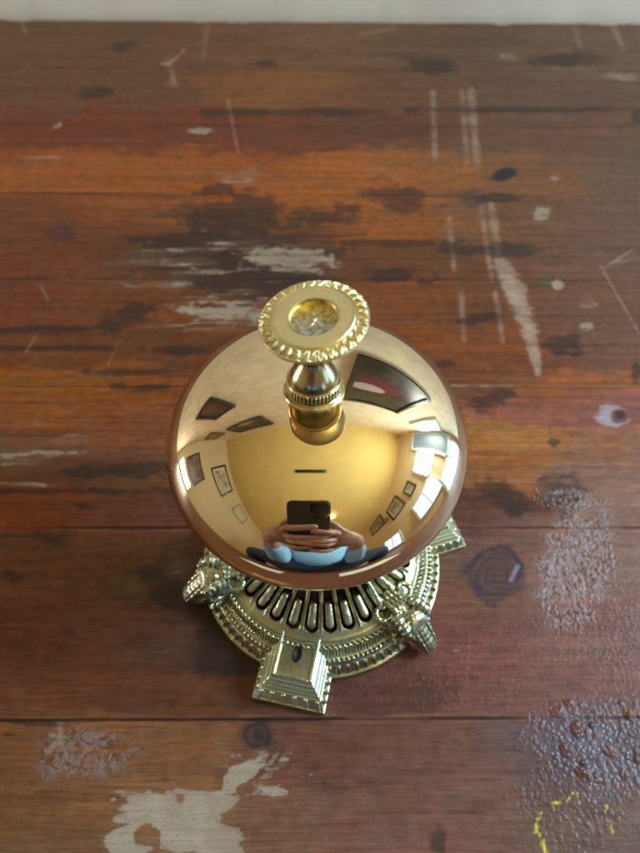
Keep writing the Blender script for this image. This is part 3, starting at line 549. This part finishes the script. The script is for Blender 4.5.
def table_mat():
    t = NT('old_varnished_pine'); b = t.b; v = t.coords(); vg = t.coords((1, 7, 1)); vg2 = t.coords((1, 16, 1))
    tn = t.n('ShaderNodeAttribute', attribute_name='tone').outputs['Color']
    we = t.n('ShaderNodeSeparateColor'); t.l(t.n('ShaderNodeAttribute', attribute_name='wear').outputs['Color'], we.inputs[0])
    bu = t.n('ShaderNodeSeparateColor'); t.l(t.n('ShaderNodeAttribute', attribute_name='bubble').outputs['Color'], bu.inputs[0])
    pal, bli, fil, big = we.outputs[0], we.outputs[1], we.outputs[2], bu.outputs[0]
    grain = t.noise(vg2, 70, 6, .62, .6); pores = t.noise(t.coords((1, 9, 1)), 330, 3, .7); fig = t.noise(vg, 22, 5, .6, 1.2)
    mott = t.noise(v, 700, 4, .7)
    col = t.mix(1.0, tn, t.ramp(grain, [(.28, (.60, .56, .53)), (.45, (.92, .90, .88)), (.55, (1.04, 1.04, 1.04)), (.74, (1.20, 1.18, 1.14))]), 'MULTIPLY')
    col = t.mix(t.math('MULTIPLY', t.ramp(pores, [(.32, (1, 1, 1)), (.40, (0, 0, 0))]), .6), col, (.02, .009, .006, 1))
    col = t.mix(t.math('MULTIPLY', t.ramp(t.noise(t.coords((1, 5, 1)), 620, 4, .75), [(.60, (0, 0, 0)), (.70, (1, 1, 1))]), .30), col, (.26, .13, .07, 1))
    col = t.mix(t.math('MULTIPLY', t.ramp(mott, [(.62, (0, 0, 0)), (.74, (1, 1, 1))]), .16), col, (.35, .22, .15, 1))
    # varnish that beaded: rounded cells
    def vor(scale, feat='F1', rnd=1.0, sm=None):
        nd = t.n('ShaderNodeTexVoronoi', feature=feat)
        wv = t.n('ShaderNodeMixRGB'); wv.blend_type = 'ADD'; wv.inputs[0].default_value = .0012
        t.l(v, wv.inputs[1]); t.l(t.noise(v, 120, 2, out='Color'), wv.inputs[2]); t.l(wv.outputs[0], nd.inputs['Vector'])
        nd.inputs['Scale'].default_value = scale
        try: nd.inputs['Randomness'].default_value = rnd
        except Exception: pass
        return nd
    v1 = vor(170, rnd=1.0); v2 = vor(430); v3 = vor(720)
    sc = t.n('ShaderNodeSeparateColor'); t.l(v1.outputs['Color'], sc.inputs[0])
    beads = t.ramp(t.math('DIVIDE', v1.outputs['Distance'], t.math('ADD', .45, t.math('MULTIPLY', sc.outputs[1], 1.1))), [(.0, (1, 1, 1)), (.16, (.9, .9, .9)), (.28, (.6, .6, .6)), (.36, (0, 0, 0)), (1, (0, 0, 0))])
    keepb = t.ramp(t.n('ShaderNodeSeparateColor').outputs[0], [(0, (0, 0, 0)), (1, (1, 1, 1))])
    beads = t.math('MULTIPLY', beads, t.math('GREATER_THAN', sc.outputs[0], .30))
    v4 = vor(330); beads2 = t.ramp(v4.outputs['Distance'], [(.0, (1, 1, 1)), (.2, (.8, .8, .8)), (.36, (0, 0, 0)), (1, (0, 0, 0))]); sc4 = t.n('ShaderNodeSeparateColor'); t.l(v4.outputs['Color'], sc4.inputs[0]); beads = t.math('MAXIMUM', beads, t.math('MULTIPLY', t.math('MULTIPLY', beads2, .42), t.math('GREATER_THAN', sc4.outputs[0], .45)))
    small = t.ramp(v2.outputs['Distance'], [(.0, (1, 1, 1)), (.32, (.7, .7, .7)), (.5, (0, 0, 0)), (1, (0, 0, 0))])
    tiny = t.ramp(v3.outputs['Distance'], [(.0, (1, 1, 1)), (.6, (0, 0, 0))])
    # colours between and on the beads
    bigm = t.math('MULTIPLY', big, 1.0, True)
    filmc = t.mix(t.noise(v, 60, 3), (.075, .055, .065, 1), (.17, .14, .165, 1))
    beadc = t.mix(sc.outputs[1], (.018, .007, .010, 1), (.14, .040, .018, 1))
    col = t.mix(t.math('MULTIPLY', bigm, .75), col, t.mix(beads, filmc, beadc))
    dk = t.math('ADD', t.math('MULTIPLY', bu.outputs[1], 1.05), t.math('ADD', t.math('MULTIPLY', t.math('SUBTRACT', t.noise(t.coords((1, 9, 1)), 42, 6, .7), .5), 1.7), t.math('MULTIPLY', t.math('SUBTRACT', t.noise(v, 110, 5, .7), .5), .6)))
    dk = t.math('MULTIPLY', t.ramp(dk, [(.30, (0, 0, 0)), (1.0, (1, 1, 1))]), t.ramp(bu.outputs[1], [(.05, (0, 0, 0)), (.3, (1, 1, 1))]))
    col = t.mix(t.math('MULTIPLY', dk, .66), col, (.024, .013, .011, 1))
    netm = t.math('MULTIPLY', fil, t.math('SUBTRACT', 1.0, t.ramp(t.noise(v, 210, 3, .55, 2.0), [(.47, (0, 0, 0)), (.56, (1, 1, 1))])))
    col = t.mix(t.math('MULTIPLY', netm, .8), col, (.30, .23, .23, 1))
    col = t.mix(t.math('MULTIPLY', t.math('MULTIPLY', bli, small), .45), col, (.15, .055, .03, 1))
    edge = t.math('ADD', t.math('MULTIPLY', t.math('SUBTRACT', t.noise(t.coords((1, 3.2, 1)), 150, 7, .75), .5), 1.2), t.math('MULTIPLY', t.math('SUBTRACT', t.noise(t.coords((1, 9, 1)), 40, 6, .7), .5), 1.7))
    palc = t.ramp(t.math('ADD', pal, edge), [(.40, (0, 0, 0)), (.64, (1, 1, 1))])
    palc = t.math('MULTIPLY', palc, t.ramp(pal, [(.10, (0, 0, 0)), (.30, (1, 1, 1))]))
    wood = t.mix(grain, (.24, .17, .11, 1), (.52, .42, .31, 1)); spk = t.ramp(t.noise(t.coords((1, 2, 1)), 420, 5, .8), [(.36, (1, 1, 1)), (.46, (0, 0, 0))]); wood = t.mix(t.math('MULTIPLY', spk, .55), wood, (.13, .08, .05, 1)); wood = t.mix(t.math('MULTIPLY', t.ramp(t.noise(v, 48, 5, .65), [(.42, (1, 1, 1)), (.62, (0, 0, 0))]), .42), wood, (.24, .15, .09, 1)); wood = t.mix(t.math('MULTIPLY', t.ramp(fig, [(.5, (0, 0, 0)), (.7, (1, 1, 1))]), .35), wood, (.30, .20, .12, 1))
    halo = t.math('SUBTRACT', t.ramp(t.math('ADD', pal, edge), [(.28, (0, 0, 0)), (.46, (1, 1, 1))]), palc, True); col = t.mix(t.math('MULTIPLY', halo, t.math('MULTIPLY', t.ramp(pal, [(.1, (0, 0, 0)), (.3, (1, 1, 1))]), .38)), col, (.11, .05, .025, 1))
    col = t.mix(t.math('MULTIPLY', palc, t.math('ADD', .52, t.math('MULTIPLY', pal, .40))), col, wood); pal = palc
    t.l(col, b.inputs['Base Color'])
    # gloss: varnish is satiny with smears, bare wood is dull
    sm = t.noise(t.coords((1, 2.5, 1)), 16, 5, .6); 
    r = t.math('ADD', .24, t.math('MULTIPLY', sm, .22)); r = t.math('ADD', r, t.math('MULTIPLY', mott, .10)); r = t.math('ADD', r, t.math('MULTIPLY', pal, .4)); r = t.math('SUBTRACT', r, t.math('MULTIPLY', bli, .16)); t.l(r, b.inputs['Roughness'])
    b.inputs['Specular IOR Level'].default_value = .26
    h = t.math('MULTIPLY', grain, .10)
    h = t.math('ADD', h, t.math('MULTIPLY', pores, .10)); h = t.math('ADD', h, t.math('MULTIPLY', mott, .05))
    h = t.math('ADD', h, t.math('MULTIPLY', t.noise(v, 34, 4), .25))
    h = t.math('ADD', h, t.math('MULTIPLY', t.math('MULTIPLY', beads, bigm), 2.2))
    h = t.math('ADD', h, t.math('MULTIPLY', t.math('MULTIPLY', small, bli), .75)); h = t.math('ADD', h, t.math('MULTIPLY', t.math('MULTIPLY', tiny, t.math('ADD', bli, .10)), .50))
    h = t.math('SUBTRACT', h, t.math('MULTIPLY', netm, .25))
    t.bump(h, .55, .0009)
    return t.m
table = empty('plank_table', 'worn brown varnished plank table with pale bare patches, under the bell', 'table', (0, 0, 0))
tt = link('tabletop', me, table_mat(), table); table.rotation_euler = (0, 0, YAW_T)
M_LEG = plain('table_leg_wood', (.10, .045, .02, 1), .45, 0, .35, 30)
for x, y in ((-.84, -.46), (.84, -.46), (-.84, .36), (.84, .36)):
    bm = bmesh.new(); box_bm(bm, x-.035, x+.035, y-.035, y+.035, -.45, -.033); bevel(from_bm('leg', bm, M_LEG, table, False), .004)

# ================================================================== THE ROOM THE BELL REFLECTS
X0, X1, Y0, Y1, Z0, Z1 = -1.65, 1.15, -2.3, .452, -.45, 1.75
wallp = plain('warm_white_plaster', (.76, .59, .38, 1), .85, 0, .04, 6, .0006)
ceilp = plain('cream_ceiling_plaster', (.83, .59, .21, 1), .85, 0, .05, 5, .0006)
def struct(name, bm, m):
    o = from_bm(name, bm, m, None, False); o['kind'] = 'structure'; return o
def wall(name, x0, x1, y0, y1, z0, z1, m):
    bm = bmesh.new(); box_bm(bm, x0, x1, y0, y1, z0, z1); return struct(name, bm, m)
wall('floor', X0-.1, X1+.1, Y0-.1, Y1+.1, Z0-.1, Z0, plain('dark_brown_floorboards', (.15, .066, .034, 1), .5, 0, .3, 9, .001))
wall('ceiling', X0-.1, X1+.1, Y0-.1, Y1+.1, Z1, Z1+.1, ceilp)
wall('wall_left', X0-.1, X0, Y0-.1, Y1+.1, Z0, Z1, wallp)
wall('wall_behind_camera', X0, X1, Y0-.1, Y0, Z0, Z1, wallp)
greyp = plain('pale_grey_plaster', (.93, .78, .62, 1), .8, 0, .12, 14, .0015)
wall('wall_behind_table', X0, X1, Y1, Y1+.1, Z0, Z1, greyp)
wall('wall_right', X1, X1+.1, Y0-.1, Y1+.1, Z0, Z1, wallp)
M_FR = plain('window_frame_paint', (.75, .77, .80, 1), .4, 0, .03, 20)
def window(label, loc, axis, w, h, es, col, bars=1):
    """axis 'x': on the right/left wall; 'y': on the wall behind the table. loc is the centre on the wall face"""
    t = empty('window', label, 'window', loc, 'daylight windows of the room')
    s = 1 if loc[0] < 0 else -1
    def to(bm):
        if axis == 'x': bmesh.ops.rotate(bm, cent=(0, 0, 0), matrix=Matrix.Rotation(PI/2*s*-1 if s < 0 else -PI/2, 3, 'Z'), verts=bm.verts)
        return bm
    bm = bmesh.new(); fw = .03
    box_bm(bm, -w/2-fw, w/2+fw, -.03, -.001, h/2, h/2+fw); box_bm(bm, -w/2-fw, w/2+fw, -.03, -.001, -h/2-fw, -h/2)
    box_bm(bm, -w/2-fw, -w/2, -.03, -.001, -h/2, h/2); box_bm(bm, w/2, w/2+fw, -.03, -.001, -h/2, h/2)
    for k in range(bars): box_bm(bm, -.01, .01, -.025, -.004, -h/2, h/2)
    if axis == 'x':
        rot = Matrix.Rotation(-PI/2 if loc[0] > 0 else PI/2, 3, 'Z'); bmesh.ops.rotate(bm, cent=(0, 0, 0), matrix=rot, verts=bm.verts)
    from_bm('frame', bm, M_FR, t, False)
    bm = bmesh.new(); box_bm(bm, -w/2, w/2, -.010, -.002, -h/2, h/2)
    if axis == 'x': bmesh.ops.rotate(bm, cent=(0, 0, 0), matrix=rot, verts=bm.verts)
    from_bm('pane', bm, plain('daylit_pane', (.05, .05, .06, 1), .5, emit=col, estr=es), t, False)
    return t
BLUE_SKY, BLIND = (.58, .80, 1, 1), (.34, .60, 1, 1)
window('bright pane on the right wall, in the middle of the blue blinds', (X1, .02, .93), 'x', .22, .40, 82, BLUE_SKY, 0)
window('bright window on the wall behind the table, by the right corner', (.95, Y1, .78), 'y', .18, .46, 82, BLUE_SKY, 0)
window('low wide blueish window on the right wall, below the pictures', (X1, -.33, .50), 'x', .46, .42, 3.2, (.34, .68, 1, 1), 1)
window('low bright window on the left wall opposite the others', (X0, .10, .14), 'x', .40, .20, 26, (.90, .95, 1, 1), 0)
window('dim blue blind on the right wall, between the bright pane and the corner', (X1, .31, .78), 'x', .20, 1.0, 0.55, BLIND, 0)
window('blue-lit glass door panel low in the right corner, reaching below table height', (X1, .16, .06), 'x', .44, .60, 6.5, (.36, .66, 1, 1), 0)
window('low blue curtain panel on the right wall, under the farthest photograph, glow added for cool light on the base', (X1, -1.20, .30), 'x', .40, .46, 3.0, (.34, .66, 1, 1), 1)  # panel made to glow, added to throw cool light on the base
lamp = empty('ceiling_lamp', 'small warm glass lamp lit on the ceiling behind the phone', 'lamp', (.17, -1.08, Z1))
bm = bmesh.new(); bmesh.ops.create_cone(bm, cap_ends=True, segments=40, radius1=.05, radius2=.06, depth=.03, matrix=Matrix.Translation((0, 0, -.016))); from_bm('lamp_base', bm, M_FR, lamp, True)
bm = bmesh.new(); bmesh.ops.create_uvsphere(bm, u_segments=32, v_segments=16, radius=.075, matrix=Matrix.Translation((0, 0, -.075)) @ Matrix.Diagonal((1, 1, .6, 1))); from_bm('lamp_glass', bm, plain('lit_opal_glass', (.8, .7, .5, 1), .4, emit=(1, .62, .28, 1), estr=3), lamp)

def art(name, a, b, c, sc):
    t = NT(name); v = t.coords(); n = t.noise(v, sc, 6, .6, .8)
    t.l(t.ramp(n, [(.32, a), (.5, b), (.66, c)]), t.b.inputs['Base Color']); t.b.inputs['Roughness'].default_value = .35; return t.m
def picture(label, p0, p1, axis, fw, fcol, artm, mat_w=0.0, group='framed pictures on the walls'):
    """p0,p1 = (along, z) corners; axis 'x-','x+' side walls, 'y' wall behind the table"""
    c = ((p0[0]+p1[0])/2, (p0[1]+p1[1])/2); w, h = abs(p1[0]-p0[0]), abs(p1[1]-p0[1])
    loc = {'y': (c[0], Y1, c[1]), 'x+': (X1, c[0], c[1]), 'x-': (X0, c[0], c[1])}[axis]
    t = empty('picture', label, 'picture', loc, group)
    rot = {'y': Matrix.Identity(3), 'x+': Matrix.Rotation(-PI/2, 3, 'Z'), 'x-': Matrix.Rotation(PI/2, 3, 'Z')}[axis]
    bm = bmesh.new()
    for b in ((-w/2, w/2, h/2-fw, h/2), (-w/2, w/2, -h/2, -h/2+fw), (-w/2, -w/2+fw, -h/2+fw, h/2-fw), (w/2-fw, w/2, -h/2+fw, h/2-fw)): box_bm(bm, b[0], b[1], -.025, -.001, b[2], b[3])
    bmesh.ops.rotate(bm, cent=(0, 0, 0), matrix=rot, verts=bm.verts); from_bm('frame', bm, plain('frame_finish', fcol, .4, 0, .1, 60), t, False)
    if mat_w:
        bm = bmesh.new(); box_bm(bm, -w/2+fw, w/2-fw, -.010, -.002, -h/2+fw, h/2-fw); bmesh.ops.rotate(bm, cent=(0, 0, 0), matrix=rot, verts=bm.verts); from_bm('mount', bm, plain('mount_card', (.72, .66, .55, 1), .7), t, False)
    bm = bmesh.new(); q = fw+mat_w; box_bm(bm, -w/2+q, w/2-q, -.014, -.011, -h/2+q, h/2-q); bmesh.ops.rotate(bm, cent=(0, 0, 0), matrix=rot, verts=bm.verts); from_bm('artwork', bm, artm, t, False)
    return t
DK = (.035, .025, .02, 1)
def still_life():
    t = NT('murky_still_life'); v = t.coords(); n = t.noise(v, 6, 6, .6, .8); sx = t.n('ShaderNodeSeparateXYZ'); t.l(v, sx.inputs[0]); x, z = sx.outputs['X'], sx.outputs['Z']
    c = t.ramp(n, [(.32, (.012, .012, .012)), (.5, (.03, .024, .022)), (.66, (.09, .07, .065))])
    def el(cx, cz, rx, rz, k):
        a = t.math('POWER', t.math('DIVIDE', t.math('SUBTRACT', x, cx), rx), 2); b = t.math('POWER', t.math('DIVIDE', t.math('SUBTRACT', z, cz), rz), 2)
        return t.math('ADD', t.math('SUBTRACT', 1.0, t.math('ADD', a, b)), t.math('MULTIPLY', t.math('SUBTRACT', t.noise(v, 26, 5, .7), .5), k))
    c = t.mix(t.math('MULTIPLY', el(-.05, -.04, .17, .07, 5), 3, True), c, (.13, .012, .045, 1)); c = t.mix(t.math('MULTIPLY', el(-.12, .03, .12, .045, 1.2), 4, True), c, (.5, .36, .42, 1))
    t.l(c, t.b.inputs['Base Color']); t.b.inputs['Roughness'].default_value = .35; return t.m
A1 = still_life()
dk = picture('large dark painting with a pink flash, on the wall behind the table', (.12, .38), (.58, .93), 'y', .025, DK, A1)
picture('small dark picture with a red touch, lowest on the wall behind the table', (-.86, .38), (-.58, .74), 'y', .03, DK, art('dim_portrait', (.03, .025, .02, 1), (.12, .07, .05, 1), (.22, .05, .04, 1), 8))
picture('wide picture with a dark tree shape on cream, high behind the table', (-1.08, 1.15), (-.55, 1.52), 'y', .022, DK, art('tree_on_cream', (.02, .02, .018, 1), (.03, .03, .025, 1), (.75, .70, .58, 1), 2.4))
picture('small gilt-edged picture near the left corner behind the table', (-1.50, .95), (-1.22, 1.28), 'y', .03, (.16, .10, .04, 1), art('golden_landscape', (.10, .07, .03, 1), (.40, .30, .14, 1), (.55, .45, .25, 1), 7))
picture('framed portrait with cream mount on the left wall', (-.58, 1.12), (-.02, 1.60), 'x-', .035, DK, art('portrait_wash', (.10, .06, .05, 1), (.60, .45, .34, 1), (.75, .70, .62, 1), 5), .05)
picture('thin-framed pale sketch on the left wall, farther from the table', (-1.38, 1.22), (-.92, 1.60), 'x-', .018, (.20, .15, .08, 1), art('pale_sketch', (.55, .58, .42, 1), (.70, .68, .50, 1), (.76, .74, .60, 1), 5), .0)
picture('brown oil painting low on the left wall, above the low window', (-.16, .36), (.28, .84), 'x-', .03, DK, art('brown_oil', (.06, .03, .02, 1), (.18, .09, .05, 1), (.32, .20, .13, 1), 5))
picture('dark framed photograph on the right wall, farthest from the table', (-1.70, 1.20), (-1.15, 1.62), 'x+', .04, DK, art('grey_photograph', (.08, .08, .08, 1), (.25, .24, .22, 1), (.50, .50, .46, 1), 6), .03)
picture('dark framed photograph in the middle of the right wall', (-.98, .98), (-.58, 1.42), 'x+', .04, DK, art('brown_photograph', (.10, .08, .07, 1), (.30, .27, .24, 1), (.60, .60, .58, 1), 6), .04)
picture('small dark framed print nearest the right wall window', (-.47, .94), (-.27, 1.22), 'x+', .03, DK, art('small_print', (.20, .18, .16, 1), (.50, .48, .45, 1), (.70, .70, .68, 1), 8), .03)
picture('tiny framed card between two photographs on the right wall', (-1.16, 1.16), (-1.05, 1.28), 'x+', .015, (.20, .14, .08, 1), art('tiny_card', (.3, .25, .2, 1), (.5, .45, .4, 1), (.6, .55, .5, 1), 9))
bm = bmesh.new(); box_bm(bm, -.20, .20, -.022, .022, -.018, -.001)
for k in range(12): box_bm(bm, -.185+k*.032, -.172+k*.032, -.015, .015, -.024, -.018)
v = from_bm('ceiling_vent', bm, plain('black_vent', (.02, .018, .015, 1), .5), None, False); v.location = (-.155, -.22, Z1); tag(v, 'long narrow black vent slot on the cream ceiling', 'vent')

# ---- the person taking the photograph, as the dome shows them
CM = Matrix.Translation(Vector(CAM)*MM) @ Matrix.Rotation(PI/2-TH, 4, 'X') @ Matrix.Rotation(ROLL, 4, 'Z')   # frame of the held phone's lens
PH = CM
phone = empty('phone', 'black smartphone held over the bell, back camera facing it', 'phone')
phone.matrix_world = PH
M_PH = plain('graphite_phone', (.05, .042, .036, 1), .4, .0, .1, 30)
def round_slab(x0, x1, y0, y1, z0, z1, r, n=8):
    bm = bmesh.new(); pts = []
    for cx, cy, a0 in ((x1-r, y1-r, 0), (x0+r, y1-r, PI/2), (x0+r, y0+r, PI), (x1-r, y0+r, 3*PI/2)):
        pts += [(cx+r*math.cos(a0+k/n*PI/2), cy+r*math.sin(a0+k/n*PI/2)) for k in range(n+1)]
    lo = [bm.verts.new((x, y, z0)) for x, y in pts]; hi = [bm.verts.new((x, y, z1)) for x, y in pts]
    bm.faces.new(lo[::-1]); bm.faces.new(hi)
    for k in range(len(pts)): bm.faces.new((lo[k], lo[(k+1) % len(pts)], hi[(k+1) % len(pts)], hi[k]))
    return bm
o = from_bm('phone_body', round_slab(-.059, .016, -.130, .018, .0040, .0118, .011), M_PH, phone, False); bevel(o, .0012, 2, 60)
o = from_bm('camera_bump', round_slab(-.0195, .0125, -.0210, .0130, .0026, .0041, .006), plain('bump_glass', (.01, .01, .012, 1), .12), phone, False); bevel(o, .0010, 3, 80)
for x, y in ((-.0115, .005), (.0035, -.012)):
    bm = bmesh.new(); bmesh.ops.create_cone(bm, cap_ends=True, segments=32, radius1=.006, radius2=.0062, depth=.0012, matrix=Matrix.Translation((x, y, .0020))); from_bm('lens', bm, plain('lens_glass', (.006, .007, .012, 1), .05), phone, False)
SKIN = plain('skin', (.42, .24, .19, 1), .5, 0, .35, 60, .002)
def skin(name, chains, mat, parent, sub=2):
    """chains: list of polylines [(x,y,z,r)...]; consecutive chains may start at an index of an earlier vertex: ('at', i, [...])"""
    verts, edges, rad = [], [], []
    for ch in chains:
        prev = None
        if ch[0] == 'at': prev = ch[1]; ch = ch[2]
        for (x, y, z, r) in ch:
            verts.append((x, y, z)); rad.append(r)
            if prev is not None: edges.append((prev, len(verts)-1))
            prev = len(verts)-1
    m = bpy.data.meshes.new(name); m.from_pydata(verts, edges, []); o = bpy.data.objects.new(name, m); COL.objects.link(o)
    md = o.modifiers.new('skin', 'SKIN'); md.use_smooth_shade = True
    for i, r in enumerate(rad): m.skin_vertices[0].data[i].radius = (r, r)
    m.skin_vertices[0].data[0].use_root = True
    if sub: s_ = o.modifiers.new('sub', 'SUBSURF'); s_.levels = sub; s_.render_levels = sub
    m.materials.append(mat)
    if parent: o.parent = parent
    return o
person = empty('person', 'person in light blue shirt and navy trousers, leaning over the table with a phone', 'person', (0, -.62, -.45))
inv = Matrix.Translation((0, .62, .45))
def W(x, y, z): return (x, y+.62, z+.45)
def H(x, y, z):
    p = CM @ Vector((x, y, z)); return W(p.x, p.y, p.z)
# body skin: head, neck, torso core, arms, hands with five fingers each (one continuous figure)
shL, shR = W(-.19, -.66, .52), W(.19, -.66, .52)
elL, elR = W(-.19, -.50, .13), W(.19, -.52, .13)
wrL, wrR = H(-.115, -.085, .030), H(.080, -.100, .035)
palL, palR = H(-.078, -.080, .024), H(.040, -.092, .026)
ch = [[(*W(0, -.68, .06), .12), (*W(0, -.69, .28), .115), (*W(0, -.68, .46), .12), (*W(0, -.655, .57), .055), (*W(0, -.63, .66), .075), (*W(0, -.62, .75), .088), (*W(0, -.62, .81), .06)]]
nidx = 7
ch.append(('at', 2, [(*shL, .055), (*elL, .040), (*wrL, .024), (*palL, .026)])); iPL = nidx+3; nidx += 4
ch.append(('at', 2, [(*shR, .055), (*elR, .040), (*wrR, .024), (*palR, .026)])); iPR = nidx+3; nidx += 4
def fing(pts): return [(*H(*p), r) for *p, r in pts]
for i in range(4):   # left-hand fingers lie across the lower back of the phone
    y = -.050-.0195*i+(.004, -.003, .002, 0)[i]; ln = (.046, .064, .055, .036)[i]
    ch.append(('at', iPL, fing([(-.064, y-.002, .012, .0095), (-.050, y, -.008, .0090), (-.050+ln*.55, y+.003, -.009, .0082), (-.050+ln, y+.006, -.006, .0070)]))); nidx += 4
ch.append(('at', iPL, fing([(-.080, -.050, .022, .011), (-.060, -.030, .024, .0100), (-.038, -.022, .021, .0085)]))); nidx += 3
for i in range(4):   # right-hand fingers from the other side
    y = -.058-.0200*i-(.0, .004, -.003, .002)[i]; ln = (.030, .046, .050, .034)[i]
    ch.append(('at', iPR, fing([(.026, y-.002, .012, .0095), (.013, y, -.008, .0090), (.013-ln*.5, y+.004, -.010, .0082), (.013-ln, y+.008, -.007, .0070)]))); nidx += 4
ch.append(('at', iPR, fing([(.040, -.060, .022, .011), (.024, -.040, .024, .0100), (.004, -.030, .021, .0085)]))); nidx += 3
body = skin('body', ch, SKIN, person)
BLUE = plain('light_blue_cotton', (.22, .46, .74, 1), .85, 0, .08, 60, .002); NAVY = plain('navy_denim', (.012, .020, .045, 1), .9, 0, .25, 90, .002); HAIR = plain('brown_hair', (.05, .03, .02, 1), .6, 0, .3, 200)
skin('shirt', [[(*W(0, -.655, .06), .165), (*W(0, -.64, .28), .185), (*W(0, -.63, .45), .175), (*W(0, -.64, .54), .09)], ('at', 2, [(*shL, .075), (*elL, .052), (*[(a*.15+b*.85) for a, b in zip(elL, wrL)], .034)]), ('at', 2, [(*shR, .075), (*elR, .052), (*[(a*.15+b*.85) for a, b in zip(elR, wrR)], .034)])], BLUE, person)
skin('trousers', [[(*W(0, -.70, .05), .16), (*W(-.18, -.64, .10), .15), (*W(-.42, -.60, .19), .115), (*W(-.42, -.67, -.10), .065), (*W(-.40, -.70, -.36), .055)], ('at', 0, [(*W(.18, -.64, .10), .15), (*W(.42, -.60, .19), .115), (*W(.42, -.67, -.10), .065), (*W(.40, -.70, -.36), .055)])], NAVY, person)
skin('hair', [[(*W(0, -.66, .80), .085), (*W(0, -.69, .72), .080), (*W(0, -.70, .64), .055)]], HAIR, person)
for s in (-1, 1):
    skin('shoe', [[(*W(s*.40, -.72, -.415), .035), (*W(s*.40, -.64, -.415), .038), (*W(s*.40, -.55, -.42), .030)]], plain('dark_shoe', (.02, .02, .02, 1), .5), person)
# stool under the person
st = empty('stool', 'dark upholstered stool under the seated person', 'stool', (0, -.68, -.45))
bm = bmesh.new(); box_bm(bm, -.26, .26, -.2, .2, .26, .34); bevel(from_bm('seat', bm, NAVY, st, False), .03, 4)
for x in (-.22, .22):
    for y in (-.16, .16):
        bm = bmesh.new(); box_bm(bm, x-.02, x+.02, y-.02, y+.02, 0, .26); from_bm('leg', bm, M_LEG, st, False)
# sheets of paper at the near edge of the table
for lab, (x, y, a, w, h) in {'white sheet of paper near the table edge, right of the two': (.13, -.25, .2, .15, .11), 'white sheet of paper near the table edge, left of the two': (-.14, -.26, -.15, .11, .09)}.items():
    bm = bmesh.new(); box_bm(bm, -w/2, w/2, -h/2, h/2, 0, .0008)
    o = from_bm('paper_sheet', bm, plain('white_paper', (.75, .74, .72, 1), .7), None, False); o.location = (x, y, .0009); o.rotation_euler = (0, 0, a); tag(o, lab, 'paper')

# ================================================================== CAMERA, WORLD, RENDER
cd = bpy.data.cameras.new('camera'); cam = bpy.data.objects.new('camera', cd); COL.objects.link(cam); scn.camera = cam
cam.matrix_world = Matrix.Translation(Vector(CAM)*MM) @ Matrix.Rotation(PI/2-TH, 4, 'X') @ Matrix.Rotation(-ROLL*-1, 4, 'Z')
cd.sensor_fit = 'VERTICAL'; cd.sensor_height = 36; cd.sensor_width = 27; cd.lens = F_PX/853*36
cd.clip_start = .004; cd.clip_end = 20
cd.dof.use_dof = True; cd.dof.focus_distance = .190; cd.dof.aperture_fstop = 14
w = bpy.data.worlds.new('World'); scn.world = w; w.use_nodes = True
w.node_tree.nodes['Background'].inputs[0].default_value = (.8, .85, 1, 1); w.node_tree.nodes['Background'].inputs[1].default_value = .05
scn.render.engine = 'CYCLES'; c = scn.cycles
c.use_denoising = True; c.max_bounces = 10; c.diffuse_bounces = 5; c.glossy_bounces = 7; c.sample_clamp_indirect = 8
try: c.denoiser = 'OPENIMAGEDENOISE'
except Exception: pass
scn.view_settings.view_transform = 'Standard'; scn.view_settings.look = 'None'; scn.view_settings.exposure = .12; scn.view_settings.gamma = 1
